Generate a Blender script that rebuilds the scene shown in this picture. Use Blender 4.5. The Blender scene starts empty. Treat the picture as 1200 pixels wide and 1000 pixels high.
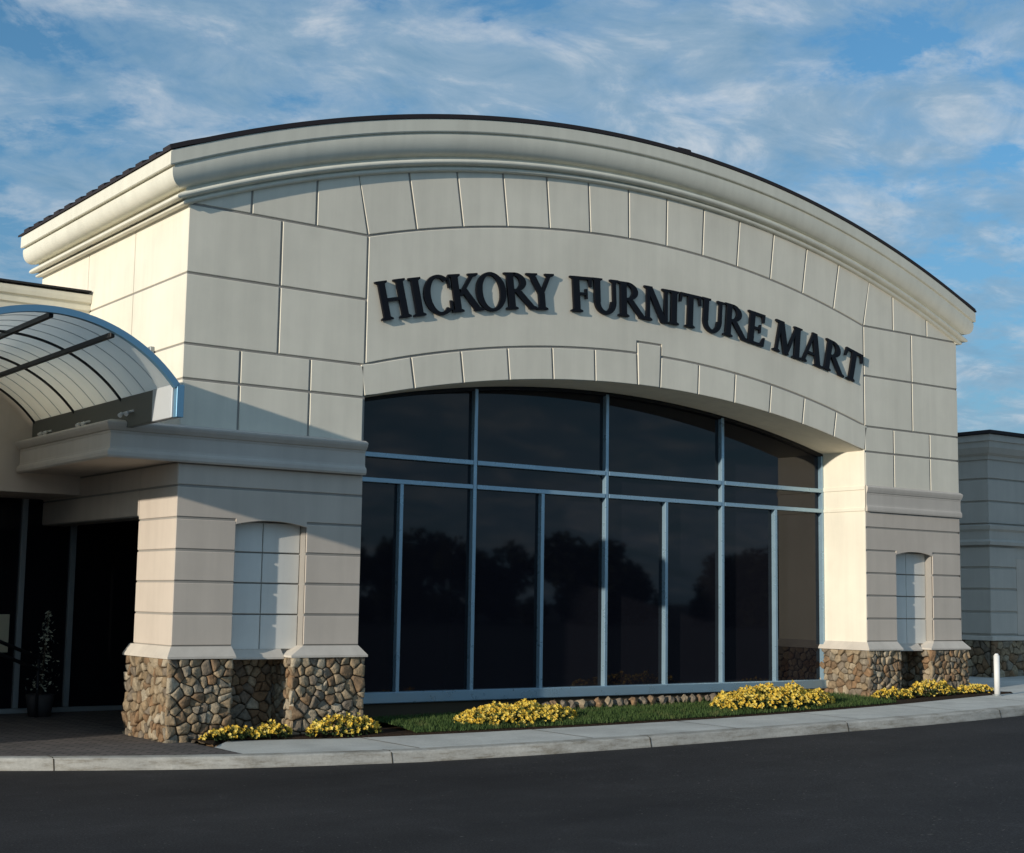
import bpy, bmesh, math, random
from mathutils import Vector, Matrix
random.seed(7)
scene = bpy.context.scene
COL = scene.collection
R = math.radians

# ------------------------------------------------------------------ helpers
def link(o, parent=None):
    COL.objects.link(o)
    if parent is not None:
        o.parent = parent
    return o

def tag(o, label=None, cat=None, group=None, kind=None):
    if label: o['label'] = label
    if cat: o['category'] = cat
    if group: o['group'] = group
    if kind: o['kind'] = kind
    return o

def empty(name, loc=(0, 0, 0), **kw):
    o = bpy.data.objects.new(name, None)
    o.empty_display_size = 0.2
    o.location = loc
    link(o)
    return tag(o, **kw)

def world_parent(o, p):
    # keep geometry written in world coordinates: undo the parent's offset
    o.parent = p
    q = p; off = Vector((0, 0, 0))
    while q is not None:
        off += q.location; q = q.parent
    o.location = -off if p.parent is None else Vector((0, 0, 0))
    return o

def mk(name, bm, mats, parent=None, smooth=False, **kw):
    me = bpy.data.meshes.new(name)
    bm.normal_update()
    bm.to_mesh(me); bm.free()
    for m in (mats if isinstance(mats, (list, tuple)) else [mats]):
        me.materials.append(m)
    if smooth:
        for p in me.polygons: p.use_smooth = True
    o = bpy.data.objects.new(name, me)
    COL.objects.link(o)
    if parent is not None:
        world_parent(o, parent)
    return tag(o, **kw)

def box(bm, x0, x1, y0, y1, z0, z1, mi=0, b=0.0):
    """box; b>0 chamfers by insetting the two x / z ends of every side"""
    if b <= 0:
        v = [bm.verts.new(p) for p in ((x0,y0,z0),(x1,y0,z0),(x1,y1,z0),(x0,y1,z0),(x0,y0,z1),(x1,y0,z1),(x1,y1,z1),(x0,y1,z1))]
        for f in ((0,3,2,1),(4,5,6,7),(0,1,5,4),(1,2,6,5),(2,3,7,6),(3,0,4,7)):
            bm.faces.new([v[i] for i in f]).material_index = mi
        return
    t = bmesh.new()
    box(t, x0, x1, y0, y1, z0, z1)
    bmesh.ops.bevel(t, geom=t.edges[:], offset=b, segments=1, affect='EDGES')
    merge(bm, t, mi)

def merge(bm, t, mi=0):
    mp = {}
    for v in t.verts: mp[v] = bm.verts.new(v.co)
    for f in t.faces:
        nf = bm.faces.new([mp[v] for v in f.verts]); nf.material_index = mi; nf.smooth = f.smooth
    t.free()

def offset_poly(P, d):
    """inset a CCW polygon (u,v) by d, mitred"""
    n = len(P); out = []
    for i in range(n):
        a, b, c = P[i-1], P[i], P[(i+1) % n]
        e1 = (b[0]-a[0], b[1]-a[1]); e2 = (c[0]-b[0], c[1]-b[1])
        l1 = math.hypot(*e1) or 1e-9; l2 = math.hypot(*e2) or 1e-9
        n1 = (-e1[1]/l1, e1[0]/l1); n2 = (-e2[1]/l2, e2[0]/l2)
        k = 1 + n1[0]*n2[0] + n1[1]*n2[1]
        k = max(k, 0.35)
        out.append((b[0] + d*(n1[0]+n2[0])/k, b[1] + d*(n1[1]+n2[1])/k))
    return out

def ccw(P):
    a = sum(P[i-1][0]*P[i][1] - P[i][0]*P[i-1][1] for i in range(len(P)))
    return P if a > 0 else P[::-1]

def slab(bm, P, place, depth, ch=0.006, mi=0, inset=0.0):
    """a raised panel: polygon P in (u,v), place(u,v,d) -> world with d = depth behind the face, chamfered rim"""
    P = ccw(P)
    if inset: P = offset_poly(P, inset)
    Q = offset_poly(P, ch)
    f0 = [bm.verts.new(place(u, v, 0)) for u, v in Q]
    f1 = [bm.verts.new(place(u, v, ch)) for u, v in P]
    f2 = [bm.verts.new(place(u, v, depth)) for u, v in P]
    n = len(P)
    bm.faces.new(f0).material_index = mi
    for i in range(n):
        j = (i+1) % n
        bm.faces.new((f1[i], f1[j], f0[j], f0[i])).material_index = mi
        bm.faces.new((f2[i], f2[j], f1[j], f1[i])).material_index = mi

def sweep(bm, path, prof, closed=False, mi=0, cap=True, smooth=False):
    """path: list of functions mapping (p,h) -> world; prof: list of (p,h)"""
    rows = [[bm.verts.new(f(p, h)) for p, h in prof] for f in path]
    n = len(prof)
    rng = range(n) if closed else range(n-1)
    for a, b in zip(rows[:-1], rows[1:]):
        for i in rng:
            j = (i+1) % n
            f = bm.faces.new((a[i], b[i], b[j], a[j])); f.material_index = mi; f.smooth = smooth
    if cap:
        bm.faces.new(rows[0]).material_index = mi
        bm.faces.new(rows[-1][::-1]).material_index = mi

def tube(bm, a, b, r, n=8, mi=0, r2=None):
    a = Vector(a); b = Vector(b); d = (b-a).normalized()
    s = d.orthogonal().normalized(); t = d.cross(s); r2 = r if r2 is None else r2
    A = [bm.verts.new(a + (s*math.cos(k*2*math.pi/n) + t*math.sin(k*2*math.pi/n))*r) for k in range(n)]
    B = [bm.verts.new(b + (s*math.cos(k*2*math.pi/n) + t*math.sin(k*2*math.pi/n))*r2) for k in range(n)]
    for k in range(n):
        f = bm.faces.new((A[k], A[(k+1) % n], B[(k+1) % n], B[k])); f.material_index = mi; f.smooth = True
    bm.faces.new(A[::-1]).material_index = mi; bm.faces.new(B).material_index = mi

# ------------------------------------------------------------------ materials
def mat(name, base, rough=0.8, metal=0.0, spec=0.3):
    m = bpy.data.materials.new(name); m.use_nodes = True
    b = m.node_tree.nodes['Principled BSDF']
    b.inputs['Base Color'].default_value = (*base, 1)
    b.inputs['Roughness'].default_value = rough
    b.inputs['Metallic'].default_value = metal
    b.inputs['Specular IOR Level'].default_value = spec
    return m, m.node_tree, b

def noise(nt, scale, detail=5, rough=0.6, vec=None, dist=0.0):
    n = nt.nodes.new('ShaderNodeTexNoise')
    n.inputs['Scale'].default_value = scale
    n.inputs['Detail'].default_value = detail
    n.inputs['Roughness'].default_value = rough
    n.inputs['Distortion'].default_value = dist
    if vec is not None: nt.links.new(vec, n.inputs['Vector'])
    return n

def ramp(nt, src, stops, interp='LINEAR'):
    r = nt.nodes.new('ShaderNodeValToRGB')
    r.color_ramp.interpolation = interp
    e = r.color_ramp.elements
    while len(e) < len(stops): e.new(0.5)
    for k, (p, c) in enumerate(stops):
        e[k].position = p
        e[k].color = (c, c, c, 1) if isinstance(c, (int, float)) else (*c, 1)
    nt.links.new(src, r.inputs['Fac'])
    return r

def mixc(nt, fac, a, b, mode='MIX'):
    m = nt.nodes.new('ShaderNodeMix'); m.data_type = 'RGBA'; m.blend_type = mode
    for sock, v in ((m.inputs[0], fac), (m.inputs[6], a), (m.inputs[7], b)):
        if isinstance(v, bpy.types.NodeSocket): nt.links.new(v, sock)
        elif isinstance(v, (int, float)): sock.default_value = v
        else: sock.default_value = (*v, 1)
    return m.outputs[2]

def bump(nt, b, h, strength=0.3, dist=0.01):
    n = nt.nodes.new('ShaderNodeBump')
    n.inputs['Strength'].default_value = strength
    n.inputs['Distance'].default_value = dist
    nt.links.new(h, n.inputs['Height'])
    nt.links.new(n.outputs['Normal'], b.inputs['Normal'])

def objco(nt):
    return nt.nodes.new('ShaderNodeTexCoord').outputs['Object']

def stretched(nt, sx, sy, sz):
    mp = nt.nodes.new('ShaderNodeMapping')
    mp.inputs['Scale'].default_value = (sx, sy, sz)
    nt.links.new(objco(nt), mp.inputs['Vector'])
    return mp.outputs['Vector']

def stucco(name, base, var=0.06, streak=0.06):
    m, nt, b = mat(name, base, 0.9, 0, 0.15)
    n1 = noise(nt, 1.3, 6, 0.6, objco(nt))
    n2 = noise(nt, 2.0, 5, 0.6, stretched(nt, 3, 3, 0.25))
    d = tuple(c*(1-var) for c in base); l = tuple(min(1, c*(1+var)) for c in base)
    c1 = ramp(nt, n1.outputs['Fac'], [(0.3, d), (0.7, l)])
    s = ramp(nt, n2.outputs['Fac'], [(0.35, 1-streak), (0.6, 1.0)])
    nt.links.new(mixc(nt, 1.0, c1.outputs['Color'], s.outputs['Color'], 'MULTIPLY'), b.inputs['Base Color'])
    n3 = noise(nt, 160, 3, 0.6, objco(nt))
    bump(nt, b, n3.outputs['Fac'], 0.12, 0.003)
    return m

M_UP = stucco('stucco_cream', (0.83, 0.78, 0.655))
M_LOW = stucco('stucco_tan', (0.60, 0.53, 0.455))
M_NICHE = stucco('stucco_niche', (0.76, 0.75, 0.70))
M_BAND = stucco('stucco_band', (0.58, 0.53, 0.47))
M_TRIM = stucco('cornice_paint', (0.76, 0.74, 0.63), 0.03, 0.07)
M_JOINT = stucco('joint_backing', (0.34, 0.32, 0.29))  # dark brownish backing seen in the stucco joints
M_CAP = stucco('cast_stone_cap', (0.62, 0.57, 0.50), 0.08, 0.1)
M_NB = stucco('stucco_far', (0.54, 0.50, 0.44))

m, nt, b = mat('roof_tile', (0.03, 0.025, 0.028), 0.8)
M_ROOF = m
m, nt, b = mat('sign_letter_black', (0.006, 0.006, 0.009), 0.5, 0, 0.2); M_LETTER = m
m, nt, b = mat('frame_aluminium', (0.32, 0.47, 0.58), 0.34, 0.45, 0.5)
n = noise(nt, 6, 3, 0.5, objco(nt)); r_ = ramp(nt, n.outputs['Fac'], [(0.3, 0.24), (0.7, 0.38)])
nt.links.new(r_.outputs['Color'], b.inputs['Roughness']); M_FRAME = m
m, nt, b = mat('canopy_aluminium', (0.15, 0.32, 0.47), 0.4, 0.4, 0.5); M_ARCH = m
m, nt, b = mat('grey_metal', (0.30, 0.33, 0.34), 0.5, 0.3); M_GREY = m
m, nt, b = mat('beam_metal', (0.12, 0.125, 0.11), 0.5, 0.1); M_BEAM = m
m, nt, b = mat('panel_white_metal', (0.55, 0.58, 0.60), 0.45, 0.1); M_PANEL = m
m, nt, b = mat('dark_metal', (0.02, 0.021, 0.024), 0.5, 0.2); M_DARK = m
m, nt, b = mat('white_paint', (0.78, 0.78, 0.76), 0.5); M_WHITE = m
m, nt, b = mat('lamp_housing', (0.75, 0.75, 0.74), 0.3, 0.2); M_LAMP = m

# tinted glass: dark, reflective, slightly wavy
m, nt, b = mat('tinted_glass', (0.010, 0.010, 0.014), 0.03, 0, 0.38)
n = noise(nt, 0.9, 2, 0.4, objco(nt)); bump(nt, b, n.outputs['Fac'], 0.05, 0.02)
M_GLASS = m

# polycarbonate of the vault
m, nt, b = mat('polycarbonate', (0.85, 0.84, 0.78), 0.35, 0, 0.4)
tr = nt.nodes.new('ShaderNodeBsdfTranslucent'); tr.inputs['Color'].default_value = (0.95, 0.95, 0.91, 1)
tp = nt.nodes.new('ShaderNodeBsdfTransparent'); tp.inputs['Color'].default_value = (0.75, 0.82, 0.86, 1)
w = noise(nt, 3.0, 4, 0.6, stretched(nt, 1, 2.5, 1))
wr = ramp(nt, w.outputs['Fac'], [(0.3, (0.70, 0.70, 0.65)), (0.7, (0.88, 0.88, 0.82))])
nt.links.new(wr.outputs['Color'], b.inputs['Base Color'])
ms = nt.nodes.new('ShaderNodeMixShader'); ms.inputs[0].default_value = 0.72
nt.links.new(b.outputs[0], ms.inputs[1]); nt.links.new(tr.outputs[0], ms.inputs[2])
ms2 = nt.nodes.new('ShaderNodeMixShader'); ms2.inputs[0].default_value = 0.13
nt.links.new(ms.outputs[0], ms2.inputs[1]); nt.links.new(tp.outputs[0], ms2.inputs[2])
nt.links.new(ms2.outputs[0], nt.nodes['Material Output'].inputs['Surface'])
M_POLY = m

# fieldstone: colour per stone comes from a face attribute
m, nt, b = mat('fieldstone', (0.3, 0.25, 0.2), 0.85, 0, 0.25)
at = nt.nodes.new('ShaderNodeAttribute'); at.attribute_name = 'stone'
cr = ramp(nt, at.outputs['Fac'], [(0.0, (0.28, 0.19, 0.115)), (0.15, (0.38, 0.30, 0.20)), (0.32, (0.25, 0.205, 0.155)),
    (0.45, (0.45, 0.37, 0.26)), (0.58, (0.31, 0.195, 0.11)), (0.68, (0.32, 0.275, 0.21)), (0.80, (0.36, 0.27, 0.17)), (0.94, (0.50, 0.43, 0.32))], 'CONSTANT')
n1 = noise(nt, 14, 6, 0.65, objco(nt)); nr = ramp(nt, n1.outputs['Fac'], [(0.3, 0.5), (0.7, 1.15)])
nt.links.new(mixc(nt, 1.0, cr.outputs['Color'], nr.outputs['Color'], 'MULTIPLY'), b.inputs['Base Color'])
bump(nt, b, n1.outputs['Fac'], 1.0, 0.03)
M_STONE = m
m, nt, b = mat('mortar', (0.075, 0.06, 0.042), 0.95, 0, 0.1); M_MORTAR = m

# asphalt
m, nt, b = mat('asphalt', (0.03, 0.03, 0.034), 0.85, 0, 0.25)
big = noise(nt, 0.35, 5, 0.6, stretched(nt, 0.6, 1.6, 1)); fine = noise(nt, 60, 4, 0.7, objco(nt)); mid = noise(nt, 2.2, 6, 0.7, objco(nt), 0.6)
c1 = ramp(nt, big.outputs['Fac'], [(0.3, (0.016, 0.0155, 0.017)), (0.7, (0.042, 0.040, 0.041))])
c2 = ramp(nt, fine.outputs['Fac'], [(0.35, 0.45), (0.60, 1.15), (0.72, 3.0)])
c3 = ramp(nt, mid.outputs['Fac'], [(0.35, 0.8), (0.6, 1.0), (0.72, 1.45)])
cc = mixc(nt, 1.0, c1.outputs['Color'], c2.outputs['Color'], 'MULTIPLY')
sp_ = noise(nt, 26, 2, 0.5, objco(nt)); c4 = ramp(nt, sp_.outputs['Fac'], [(0.70, 0.0), (0.76, 1.0)])
cd_ = mixc(nt, 1.0, cc, c3.outputs['Color'], 'MULTIPLY')
nt.links.new(mixc(nt, c4.outputs['Color'], cd_, (0.16, 0.15, 0.13)), b.inputs['Base Color'])
bump(nt, b, fine.outputs['Fac'], 0.5, 0.008)
M_ASPH = m

def concrete(name, base, joints=True):
    m, nt, b = mat(name, base, 0.85, 0, 0.2)
    n1 = noise(nt, 1.6, 7, 0.65, objco(nt)); n2 = noise(nt, 45, 3, 0.6, objco(nt))
    c1 = ramp(nt, n1.outputs['Fac'], [(0.3, tuple(c*0.78 for c in base)), (0.7, tuple(c*1.12 for c in base))])
    c2 = ramp(nt, n2.outputs['Fac'], [(0.3, 0.88), (0.7, 1.06)])
    nt.links.new(mixc(nt, 1.0, c1.outputs['Color'], c2.outputs['Color'], 'MULTIPLY'), b.inputs['Base Color'])
    bump(nt, b, n2.outputs['Fac'], 0.3, 0.004)
    return m
M_CONC = concrete('concrete_walk', (0.60, 0.60, 0.56))
M_KERB = concrete('concrete_kerb', (0.46, 0.45, 0.42))
nt = M_KERB.node_tree; b = nt.nodes['Principled BSDF']
old = b.inputs['Base Color'].links[0].from_socket
n5 = noise(nt, 2.5, 8, .75, stretched(nt, 1, 1, 6)); r5 = ramp(nt, n5.outputs['Fac'], [(.34, (.55, .51, .44)), (.50, (.95, .94, .91)), (.7, (1.15, 1.15, 1.12))])
nt.links.new(mixc(nt, 1.0, old, r5.outputs['Color'], 'MULTIPLY'), b.inputs['Base Color'])

m, nt, b = mat('clay_pavers', (0.1, 0.09, 0.085), 0.85, 0, 0.2)
mp = nt.nodes.new('ShaderNodeMapping'); mp.inputs['Rotation'].default_value = (0, 0, R(45)); nt.links.new(objco(nt), mp.inputs['Vector'])
br = nt.nodes.new('ShaderNodeTexBrick'); nt.links.new(mp.outputs['Vector'], br.inputs['Vector'])
br.inputs['Scale'].default_value = 1.0; br.inputs['Brick Width'].default_value = 0.2; br.inputs['Row Height'].default_value = 0.1
br.inputs['Mortar Size'].default_value = 0.008
br.inputs['Color1'].default_value = (0.115, 0.105, 0.10, 1); br.inputs['Color2'].default_value = (0.17, 0.15, 0.14, 1); br.inputs['Mortar'].default_value = (0.045, 0.045, 0.045, 1)
nt.links.new(br.outputs['Color'], b.inputs['Base Color']); bump(nt, b, br.outputs['Fac'], -0.5, 0.006)
M_PAVER = m

m, nt, b = mat('mulch', (0.035, 0.025, 0.018), 0.95, 0, 0.1)
n1 = noise(nt, 40, 5, 0.7, objco(nt)); c1 = ramp(nt, n1.outputs['Fac'], [(0.3, (0.015, 0.011, 0.008)), (0.7, (0.07, 0.045, 0.03))])
nt.links.new(c1.outputs['Color'], b.inputs['Base Color']); bump(nt, b, n1.outputs['Fac'], 1.0, 0.03); M_MULCH = m
m, nt, b = mat('turf', (0.04, 0.08, 0.02), 0.9, 0, 0.1)
n1 = noise(nt, 9, 5, 0.7, objco(nt)); c1 = ramp(nt, n1.outputs['Fac'], [(0.3, (0.03, 0.05, 0.016)), (0.7, (0.07, 0.095, 0.03))])
nt.links.new(c1.outputs['Color'], b.inputs['Base Color']); M_TURF = m
m, nt, b = mat('grass_blade', (0.06, 0.10, 0.03), 0.7, 0, 0.2)
n1 = noise(nt, 3.5, 4, 0.6, objco(nt)); c1 = ramp(nt, n1.outputs['Fac'], [(0.35, (0.035, 0.07, 0.018)), (0.55, (0.06, 0.10, 0.028)), (0.7, (0.11, 0.12, 0.045))])
nt.links.new(c1.outputs['Color'], b.inputs['Base Color']); M_BLADE = m
m, nt, b = mat('leaf_green', (0.035, 0.06, 0.02), 0.7, 0, 0.2)
n1 = noise(nt, 12, 2, 0.5, objco(nt)); c1 = ramp(nt, n1.outputs['Fac'], [(0.35, (0.02, 0.035, 0.012)), (0.65, (0.07, 0.10, 0.03))])
nt.links.new(c1.outputs['Color'], b.inputs['Base Color']); M_LEAF = m
m, nt, b = mat('petal_yellow', (0.75, 0.55, 0.06), 0.6, 0, 0.2)
n1 = noise(nt, 22, 2, 0.5, objco(nt)); c1 = ramp(nt, n1.outputs['Fac'], [(0.35, (0.55, 0.33, 0.04)), (0.5, (0.72, 0.52, 0.07)), (0.68, (0.74, 0.60, 0.19))])
nt.links.new(c1.outputs['Color'], b.inputs['Base Color']); M_PETAL = m
m, nt, b = mat('bark', (0.07, 0.05, 0.035), 0.95); M_BARK = m
m, nt, b = mat('tree_leaf', (0.045, 0.05, 0.03), 0.9, 0, 0.1); M_TREE = m
m, nt, b = mat('pale_leaf', (0.50, 0.52, 0.40), 0.6, 0, 0.2); M_PALE = m
m, nt, b = mat('terracotta', (0.05, 0.045, 0.045), 0.7); M_POT = m
m, nt, b = mat('sun_patch_cream', (0.5, 0.47, 0.34), 0.6); M_SUNPATCH = m  # cream of the panel added for a sunlit patch

# ------------------------------------------------------------------ facade geometry
XC = 12.56
YF = 14.2                                   # front stucco face
XL, XR = 6.15, 18.97                        # side wall faces
def arc(x, crown, half, rise):
    rr = (half*half + rise*rise) / (2*rise)
    u = x - XC
    return crown - rr + math.sqrt(max(rr*rr - u*u, 0))
top_arc = lambda x: arc(x, 6.93, 6.41, 1.25)         # underside of the cornice
low_up = lambda x: arc(x, 6.27, 4.23, 0.59)          # lower edge of upper voussoirs
ring_top = lambda x: arc(x, 4.78, 4.23, 0.58)
head = lambda x: arc(x, 4.37, 4.20, 0.53)            # window head
DX = 10.64                                  # right pier = left pier moved by DX
BAND0, BAND1 = 2.95, 3.31
GAP = 0.013

def linsp(a, b, n): return [a + (b-a)*i/n for i in range(n+1)]
front = lambda u, v, d: (u, YF + d, v)

building = empty('showroom_building', (XC, YF, 0.1),
    label='large cream stucco showroom with arched cornice and big arched dark window', cat='building')

# --- core mass behind the panels
bm = bmesh.new()
YB = YF + 0.012
def strip(bm, xs, lo, hi, y, mi=0):
    A = [bm.verts.new((x, y, lo(x))) for x in xs]; B = [bm.verts.new((x, y, hi(x))) for x in xs]
    for i in range(len(xs)-1):
        bm.faces.new((A[i], A[i+1], B[i+1], B[i])).material_index = mi
for x0 in (0, DX):
    box(bm, XL+.012+x0, 6.82+x0, YB, 15.19, 0, BAND0+.02)
    box(bm, 7.66+x0, 8.35+x0-.006, YB, 15.19, 0, BAND0+.02)
    box(bm, 6.82+x0, 7.66+x0, YF+.165, 15.19, .95, 2.40)
    box(bm, 6.82+x0, 7.66+x0, 14.80, 15.19, 0, .95)
    box(bm, 6.82+x0, 7.66+x0, YB, 15.19, 2.40, BAND0+.02)
    box(bm, (XL+.012 if x0 == 0 else XL+x0), 8.35+x0-.006, YB, 15.3, BAND0+.02, 3.84)
# right jamb continuation behind the glass line and right flank
box(bm, 16.796, 18.94, 15.19, 18.8, 0, 3.84)
xs = linsp(XL+.011, XR-.011, 60)
strip(bm, xs, lambda x: 3.84 if (x < 8.36 or x > 16.76) else head(x), top_arc, YB)
mk('wall', bm, M_JOINT, building)
bm = bmesh.new()
# soffit of the arched opening
hx = linsp(8.344, 16.79, 48)
rows = []
for y in (YF+.02, 15.3):
    rows.append([bm.verts.new((x, y, head(x)-.001)) for x in hx])
for i in range(len(hx)-1):
    bm.faces.new((rows[0][i], rows[1][i], rows[1][i+1], rows[0][i+1]))
# interior jamb faces
box(bm, 8.343, 8.352, YF+.03, 15.08, 0.1, 3.84)
box(bm, 16.786, 16.797, YF+.004, 15.08, 0.1, 3.86)
# fine mouldings wrapping the right jamb
for z0, z1 in ((3.26, 3.32), (2.95, 3.0)):
    box(bm, 16.772, 16.787, YF+.01, 15.05, z0, z1, 0, 0.004)
mk('window_reveal', bm, M_UP, building)

# --- upper stucco panels
bm = bmesh.new()
def quad(bm, x0, x1, z0, z1, gl=GAP, gr=GAP, gb=GAP, gt=GAP, place=front, mi=0, dep=.024):
    slab(bm, [(x0+gl, z0+gb), (x1-gr, z0+gb), (x1-gr, z1-gt), (x0+gl, z1-gt)], place, dep, .006, mi)
for dx, e0, e1 in ((0, 0.002, GAP), (DX, GAP, 0.002)):
    a, c = XL+dx, 8.33+dx
    if dx: c = XR
    for z0, z1 in ((4.19, 4.94), (4.94, 5.68)):
        quad(bm, a, 7.24+dx, z0, z1, e0, GAP); quad(bm, 7.24+dx, c, z0, z1, GAP, e1)
    for z0, z1 in ((3.82, 4.19), (BAND1, 3.82)):
        quad(bm, a, 6.80+dx, z0, z1, e0, GAP); quad(bm, 6.80+dx, 7.64+dx, z0, z1)
        quad(bm, 7.64+dx, c, z0, z1, GAP, e1)
# spandrels above z 5.68 beside the voussoirs
def arcpanel(bm, x0, x1, lo, hi, x0t=None, x1t=None, n=6, inset=GAP):
    x0t = x0 if x0t is None else x0t; x1t = x1 if x1t is None else x1t
    P = [(x, lo(x)) for x in linsp(x0, x1, n)] + [(x, hi(x)) for x in linsp(x1t, x0t, n)]
    slab(bm, P, front, .024, .006, 0, inset)
flat568 = lambda x: 5.68
hi_t = lambda x: top_arc(x) + .03
arcpanel(bm, 6.17, 6.87, flat568, hi_t); arcpanel(bm, 6.87, 7.66, flat568, hi_t)
arcpanel(bm, 7.66, 8.33, flat568, hi_t, 7.66, 8.19)
m2 = lambda x: 2*XC - x
arcpanel(bm, m2(6.87), m2(6.17), flat568, hi_t); arcpanel(bm, m2(7.66), m2(6.87), flat568, hi_t)
arcpanel(bm, m2(8.33), m2(7.66), flat568, hi_t, m2(8.19), m2(7.66))
# central smooth field, built from narrow columns so that the arcs stay exact
K0, K1 = 12.38, 12.80
def field(x):
    lo = (4.93 if K0-GAP < x < K1+GAP else ring_top(x)) + GAP
    return lo, low_up(x) - GAP
fx = linsp(8.33+GAP, K0-GAP-.001, 26) + linsp(K0-GAP+.001, K1+GAP-.001, 3) + linsp(K1+GAP+.001, 16.79-GAP, 26)
cols = []
for i, x in enumerate(fx):
    lo, hi = field(x); ex = .006 if i == 0 else (-.006 if i == len(fx)-1 else 0)
    cols.append([bm.verts.new(p) for p in ((x, YB, lo), (x, YF+.006, lo), (x+ex, YF, lo+.006), (x+ex, YF, hi-.006), (x, YF+.006, hi), (x, YB, hi))])
for A, B in zip(cols[:-1], cols[1:]):
    for k in range(5): bm.faces.new((A[k], B[k], B[k+1], A[k+1]))
bm.faces.new(cols[0]); bm.faces.new(cols[-1][::-1])
mk('stucco_panels', bm, M_UP, building)

# voussoirs: upper band and the ring round the window
bm = bmesh.new()
ub = linsp(8.33, 16.79, 13)
for i in range(13):
    k = 1.037
    arcpanel(bm, ub[i], ub[i+1], low_up, hi_t, XC+(ub[i]-XC)*k, XC+(ub[i+1]-XC)*k, 4)
mk('voussoir_band', bm, M_UP, building)
bm = bmesh.new()
lb = [8.33, 9.0, 9.68, 10.35, 11.02, 11.69, K0+.02, K1-.02, 13.46, 14.13, 14.81, 15.47, 16.12, 16.79]
for i in range(13):
    if i == 6:
        kb = bmesh.new()
        slab(kb, [(K0+.02, head(K0)-.01), (K1-.02, head(K1)-.01), (K1, 4.93), (K0, 4.93)], lambda u, v, d: (u, YF-.003+d, v), .027, .008, 0, GAP*.9)
        mk('keystone', kb, M_UP, building)
        mk('arch_surround', bm, M_UP, building); bm = bmesh.new()
        continue
    k = 1.018
    xt0 = K1 if i == 7 else XC+(lb[i]-XC)*k; xt1 = K0 if i == 5 else XC+(lb[i+1]-XC)*k
    if i == 0: xt0 = 8.27
    if i == 12: xt1 = 16.86
    arcpanel(bm, lb[i], lb[i+1], lambda x: head(max(8.37, min(16.75, x)))-.012, lambda x: ring_top(max(8.33, min(16.79, x))), xt0, xt1, 4)
mk('arch_surround', bm, M_UP, building)

# --- left side wall (faces -x): panels and backing
side = lambda u, v, d: (XL + d, u, v)
bm = bmesh.new()
box(bm, XL+.012, XL+.3, 15.2, 18.8, 2.42, BAND0+.01)
box(bm, XL+.012, XL+.3, 15.2, 18.8, BAND0+.01, 5.9)
box(bm, XL+.0121, XL+.3, YF+.0125, 15.199, BAND0+.03, 5.8)
box(bm, XL+.3, 18.9, 18.5, 18.8, 2.6, 5.9)
mk('side_wall_backing', bm, M_JOINT, building)
bm = bmesh.new()
def sq(bm, y0, y1, z0, z1, gl=GAP*.8, gr=GAP*.8, gb=GAP*.8, gt=GAP*.8, mi=0):
    slab(bm, [(y0+gl, z0+gb), (y1-gr, z0+gb), (y1-gr, z1-gt), (y0+gl, z1-gt)], side, .024, .005, mi)
Y0 = YF + .008
for z0, z1, cuts in ((4.94, 5.74, (15.65, 17.1)), (4.19, 4.94, (15.65, 17.1)), (3.82, 4.19, (15.0, 15.9, 17.1)), (BAND1, 3.82, (15.0, 15.9, 17.1))):
    ys = [Y0] + list(cuts) + [18.8]
    for i in range(len(ys)-1):
        sq(bm, ys[i], ys[i+1], z0, z1, 0 if i == 0 else GAP*.8)
mk('side_panels', bm, M_UP, building)

# --- lower stucco: coursed panels round each pier
rowz = [1.065, 1.395, 1.725, 2.05, 2.38, 2.71, BAND0]
def nic(x, dx):                               # niche head, segmental
    u = (x - dx - 7.24)/.42
    return 2.335 + .05*(1-u*u)
for dx in (0, DX):
    bm = bmesh.new()
    a, c = XL+dx, 8.344+dx
    if dx: c = XR
    for i in range(6):
        z0, z1 = rowz[i], rowz[i+1]
        if i >= 4:
            if i == 4:
                P = [(a+.002, z0+GAP), (6.82+dx, z0+GAP)] + [(x, nic(x, dx)) for x in linsp(6.82+dx, 7.66+dx, 10)] + [(7.66+dx, z0+GAP), (c-.002, z0+GAP), (c-.002, z1-GAP), (a+.002, z1-GAP)]
                slab(bm, P, front, .024, .004)
            else:
                quad(bm, a, c, z0, z1, .002, .002)
        else:
            quad(bm, a, 6.82+dx, z0, z1, .002, 0, GAP, GAP); quad(bm, 7.66+dx, c, z0, z1, 0, .002, GAP, GAP)
        # left flank of pier (faces -x); the right pier's is the smooth window jamb
        if dx == 0:
            sq(bm, Y0, 15.19, z0, z1, 0, 0)
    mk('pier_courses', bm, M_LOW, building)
bm = bmesh.new()
box(bm, XR-.028, XR-.004, YB, 18.8, .9, 5.7)
mk('flank_wall', bm, M_LOW, building)
bm = bmesh.new()
sq(bm, 15.205, 18.8, 2.42, 2.71, 0, 0); sq(bm, 15.205, 18.8, 2.71, BAND0, 0, 0)
mk('lintel', bm, M_LOW, building)
# niches: back panel with a cross of joints
for dx in (0, DX):
    bm = bmesh.new()
    nb = lambda u, v, d: (u, YF+.14+d, v)
    xsn = (6.82+dx, 7.21+dx, 7.66+dx)
    for i in range(5):
        z0, z1 = rowz[i] if i else 1.02, rowz[i+1] if i < 4 else 2.40
        for k in range(2):
            slab(bm, [(xsn[k]+.006, z0+.008), (xsn[k+1]-.006, z0+.008), (xsn[k+1]-.006, z1-.008), (xsn[k]+.006, z1-.008)], nb, .02, .005)
    mk('blind_window', bm, M_NICHE, building)

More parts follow.
